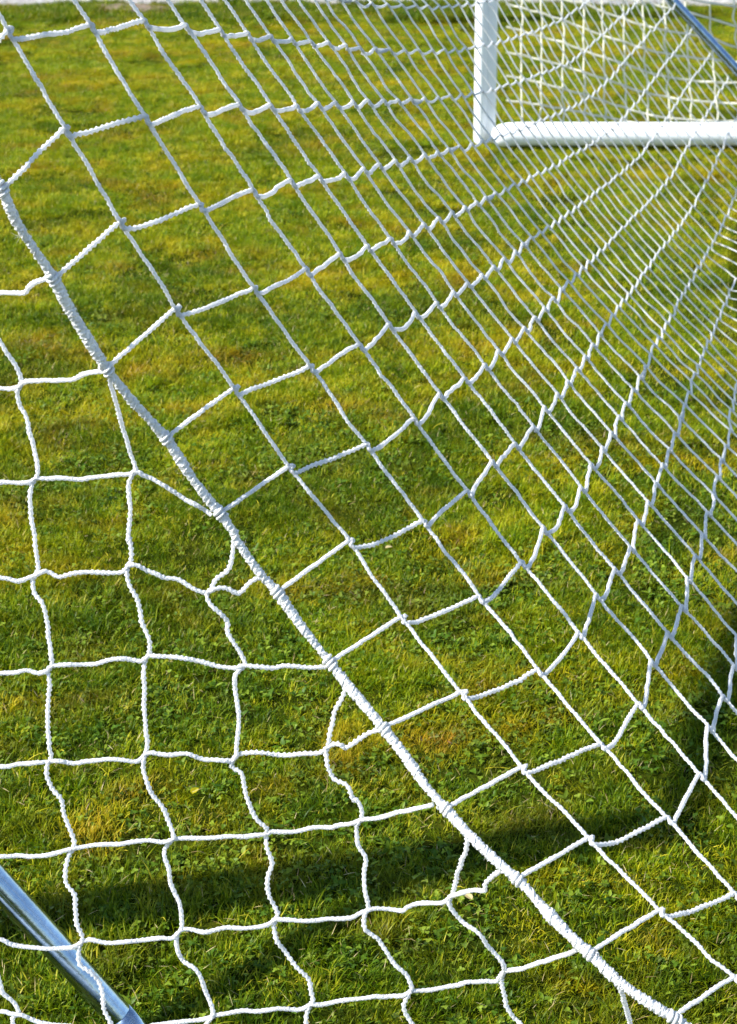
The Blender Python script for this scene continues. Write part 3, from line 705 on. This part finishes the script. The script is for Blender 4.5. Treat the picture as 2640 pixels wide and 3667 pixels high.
for i in range(8):
    V, Fc, Tn = [], [], []
    if i < 5:           # clover: three leaflets on a thin stalk
        for j in range(3 + i % 3):
            r0 = np.array((rng.normal(0, .012), rng.normal(0, .012), 0)); h = U(.008, .018); tn = U(0, 1); y0 = U(0, 6.28); sz = U(.7, 1.2)
            add_blade(V, Fc, Tn, r0 + (0, 0, -.004), y0, h, .0009, U(0, .3), .2, .9, 2)
            for q in range(3): add_leaf(V, Fc, Tn, r0 + np.array((0, 0, h * .93)), y0 + q * 2.094 + U(-.15, .15), U(-.1, .6), U(.0045, .0065) * sz, U(.004, .0055) * sz, tn)
    else:               # broad-leaved rosette
        for j in range(5):
            add_leaf(V, Fc, Tn, np.array((rng.normal(0, .003), rng.normal(0, .003), .006)), j * 1.257 + U(-.4, .4), U(.2, .9), U(.010, .019), U(.005, .008), U(0, 1), .3)
    weed_protos.append(proto("weed_leaves", V, Fc, Tn, M_WEED))

def scatter(name, pts, protos, smin, smax, label, cat, tilt=0.25, idx=None):
    n = len(pts)
    me = bpy.data.meshes.new(name); me.vertices.add(n); me.vertices.foreach_set('co', np.asarray(pts, np.float32).ravel())
    rot = np.stack([rng.normal(0, tilt, n), rng.normal(0, tilt, n), rng.uniform(0, 6.283, n)], 1).astype(np.float32)
    a = me.attributes.new('rot', 'FLOAT_VECTOR', 'POINT'); a.data.foreach_set('vector', rot.ravel())
    a = me.attributes.new('scl', 'FLOAT', 'POINT'); a.data.foreach_set('value', rng.uniform(smin, smax, n).astype(np.float32))
    a = me.attributes.new('idx', 'INT', 'POINT'); a.data.foreach_set('value', (rng.integers(0, len(protos), n) if idx is None else idx).astype(np.int32))
    o = link(bpy.data.objects.new(name, me)); tag(o, label, cat, kind='stuff')
    src = bpy.data.collections.new(name + "_shapes")
    for i, p in enumerate(protos):
        p.name = "%s_shape_%02d" % (name, i); src.objects.link(p)
    g = bpy.data.node_groups.new(name + "_scatter", 'GeometryNodeTree')
    g.interface.new_socket('Geometry', in_out='INPUT', socket_type='NodeSocketGeometry'); g.interface.new_socket('Geometry', in_out='OUTPUT', socket_type='NodeSocketGeometry')
    N_, L_ = g.nodes, g.links
    gi, go = N_.new('NodeGroupInput'), N_.new('NodeGroupOutput')
    iop = N_.new('GeometryNodeInstanceOnPoints'); ci = N_.new('GeometryNodeCollectionInfo')
    ci.inputs['Collection'].default_value = src; ci.inputs['Separate Children'].default_value = True; ci.inputs['Reset Children'].default_value = True
    iop.inputs['Pick Instance'].default_value = True
    def attr(nm, dt):
        q = N_.new('GeometryNodeInputNamedAttribute'); q.data_type = dt; q.inputs['Name'].default_value = nm; return q.outputs['Attribute']
    m2p = N_.new('GeometryNodeMeshToPoints')
    L_.new(gi.outputs[0], m2p.inputs[0]); L_.new(m2p.outputs[0], iop.inputs['Points']); L_.new(ci.outputs[0], iop.inputs['Instance'])
    L_.new(attr('idx', 'INT'), iop.inputs['Instance Index']); L_.new(attr('rot', 'FLOAT_VECTOR'), iop.inputs['Rotation']); L_.new(attr('scl', 'FLOAT'), iop.inputs['Scale'])
    L_.new(iop.outputs[0], go.inputs[0])
    md = o.modifiers.new("scatter", 'NODES'); md.node_group = g
    return o

def field(density, y0, y1, margin):
    n = int(density * (y1 - y0) * 8); x = rng.uniform(-4, 4, n); y = rng.uniform(y0, y1, n)
    D = y * CP + HC * SP; half = 816 / F * D + margin
    k = np.abs(x) < half; return x[k], y[k]
def lz(x, y): return np.array([lawn_z(a, b) for a, b in zip(x, y)])
def pts(x, y): return np.stack([x, y, lz(x, y)], 1)
YE = KERB_Y - 0.04
gxs = np.arange(-4.5, 4.5, PSP); gys = np.arange(0.7, YE - .02, PSP); gx, gy = [a.ravel() for a in np.meshgrid(gxs, gys)]
gx = gx + rng.uniform(-.06, .06, len(gx)); gy = gy + rng.uniform(-.06, .06, len(gy))
k = np.abs(gx) < 816 / F * (gy * CP + HC * SP) + 0.7
gx, gy = gx[k], gy[k]
lush = rng.uniform(0, 1, len(gx)) < np.interp(gy, [1.6, 2.6, 3.6, 5.5], [0.97, 0.70, 0.28, 0.10])
scatter("grass", pts(gx, gy), grass_protos, 0.85, 1.15, "short mown green and yellowish grass with dry clippings covering the lawn", "grass", 0.03, rng.integers(0, 8, len(gx)) * 2 + lush)
vx = rng.uniform(-3.2, 3.2, 150); vy = KERB_Y - rng.uniform(.05, .30, 150); vk = vnoise(vx, vy, 2.5, 77) > 0.42
scatter("verge_grass", pts(vx[vk], vy[vk]), [o.copy() for o in grass_protos[1::4]], 1.3, 2.1, "taller dark green uncut grass along the kerb at the lawn edge", "grass", 0.05)
wx, wy = field(2600, 1.0, 6.0, 0.2)
wn_ = vnoise(wx, wy, 4.0, 21) * 0.35 + vnoise(wx, wy, 13.0, 22) * 0.3 + rng.uniform(0, 1, len(wx)) * 0.35; lim = np.interp(wy, [1.2, 2.6, 4.2, 6.0], [0.40, 0.48, 0.64, 0.78])
k = wn_ + rng.uniform(-.12, .12, len(wx)) > lim
scatter("clover", pts(wx[k], wy[k]), weed_protos, 0.5, 1.0, "low clover and small round weed leaves among the grass", "clover")

# ------------------------------------------------------------------ lawn edge: kerb stones, bare earth, weeds
V, Fc = [], []
kerb_root = tag(empty("kerb", (0, KERB_Y, 0)), kind='structure')
x = -5.0; km = None
while x < 5.0:
    w = U(.42, .58); h = U(.035, .05)
    bm = bmesh.new(); bmesh.ops.create_cube(bm, size=1); bmesh.ops.scale(bm, vec=(w - .012, .11, h + .06), verts=bm.verts)
    bmesh.ops.bevel(bm, geom=bm.edges, offset=.008, segments=2, affect='EDGES')
    me = bpy.data.meshes.new("kerb_stone"); bm.to_mesh(me); bm.free(); me.materials.append(M_KERB)
    o = link(bpy.data.objects.new("kerb_stone", me), kerb_root); o.location = (x + w / 2, 0.05 + U(-.006, .006), (h - .06) / 2 + 0.0)
    x += w
ex = []
def blob(name, c, rx, ry, h, material, seed, label, cat):
    V, Fc = [c + np.array((0, 0, h))], []; n = 22; rings = 4
    rr = np.random.default_rng(seed)
    rad = 1 + rr.normal(0, .12, n)
    for q in range(1, rings + 1):
        t = q / rings
        for i in range(n):
            a = 2 * math.pi * i / n; V.append(c + np.array((math.cos(a) * rx * t * rad[i], math.sin(a) * ry * t * rad[i], h * (1 - t * t) - .01 * (q == rings) + rr.normal(0, .004))))
    for i in range(n): Fc.append((0, 1 + i, 1 + (i + 1) % n))
    for q in range(rings - 1):
        for i in range(n): Fc.append((1 + q * n + i, 1 + (q + 1) * n + i, 1 + (q + 1) * n + (i + 1) % n, 1 + q * n + (i + 1) % n))
    return tag(mesh_obj(name, V, Fc, material), label, cat)
blob("bare_earth_patch", ground_at(450, 34) + (0, 0, .005), .22, .11, .02, M_EARTH, 3, "brown bare earth patch at the lawn edge beside the kerb", "earth patch")

# a few fallen leaves that stand out in the turf
def leaf_thing(px, ln, wd, material, yaw, label):
    V, Fc, Tn = [], [], []
    add_leaf(V, Fc, Tn, np.zeros(3), yaw, .15, ln, wd, .9, .35)
    Vt = list(V) + [v - np.array((0, 0, .0006)) for v in V]; n = len(V)
    Ft = list(Fc) + [tuple(i + n for i in f[::-1]) for f in Fc]
    me = bpy.data.meshes.new("fallen_leaf"); me.from_pydata([tuple(map(float, v)) for v in Vt], [], Ft)
    at = me.attributes.new('tint', 'FLOAT', 'POINT'); at.data.foreach_set('value', np.full(len(Vt), .8, np.float32)); me.materials.append(material)
    o = link(bpy.data.objects.new("fallen_leaf", me)); g = ground_at(*px); o.location = (g[0], g[1], .014)
    return tag(o, label, "leaf")
leaf_thing((1380, 1985), .015, .010, M_STRAW, .4, "pale curled dry leaf on the grass just right of the thick rope")
leaf_thing((690, 2870), .018, .012, M_GRASS, 1.2, "bright yellowish green leaf lying below the slack side net")
leaf_thing((1690, 3250), .017, .010, M_STRAW, 2.2, "brown shrivelled leaf beside the lower end of the thick rope")

# small yellow flowers in the uncut verge
M_PETAL, n_, l_, p_ = mat("yellow_petal"); p_.inputs['Base Color'].default_value = (0.75, 0.42, 0.01, 1); p_.inputs['Roughness'].default_value = 0.6
nz = noise_tex(n_, l_, 300, 2); rp = ramp(n_, l_, nz.outputs['Fac'], [(0.3, (0.70, 0.36, 0.01)), (0.7, (0.85, 0.55, 0.02))]); l_.new(rp.outputs[0], p_.inputs['Base Color'])
def flower(px, h, label):
    g = ground_at(*px); root = tag(empty("yellow_flower", (g[0], g[1], 0)), label, "flower")
    C_, u_ = catmull([(0, 0, -.01), (.004, 0, h * .5), (.002, -.004, h)], .01)
    sweep("stem", C_, u_, lambda uu, tt: np.full((len(uu), tt.shape[1]), .0012), 6, M_WEED, root)
    V, Fc, Tn = [], [], []
    for q in range(14): add_leaf(V, Fc, Tn, np.array((.002, -.004, h)), q * .449, U(.15, .5), U(.014, .018), .006, .5)
    for q in range(9): add_leaf(V, Fc, Tn, np.array((.002, -.004, h + .001)), q * .698, U(.7, 1.1), .011, .005, .5)
    mesh_obj("petals", V, Fc, M_PETAL, root)
flower((345, 34), .085, "yellow flower left of the bare earth patch at the lawn edge")
flower((555, 26), .075, "yellow flower right of the bare earth patch at the lawn edge")
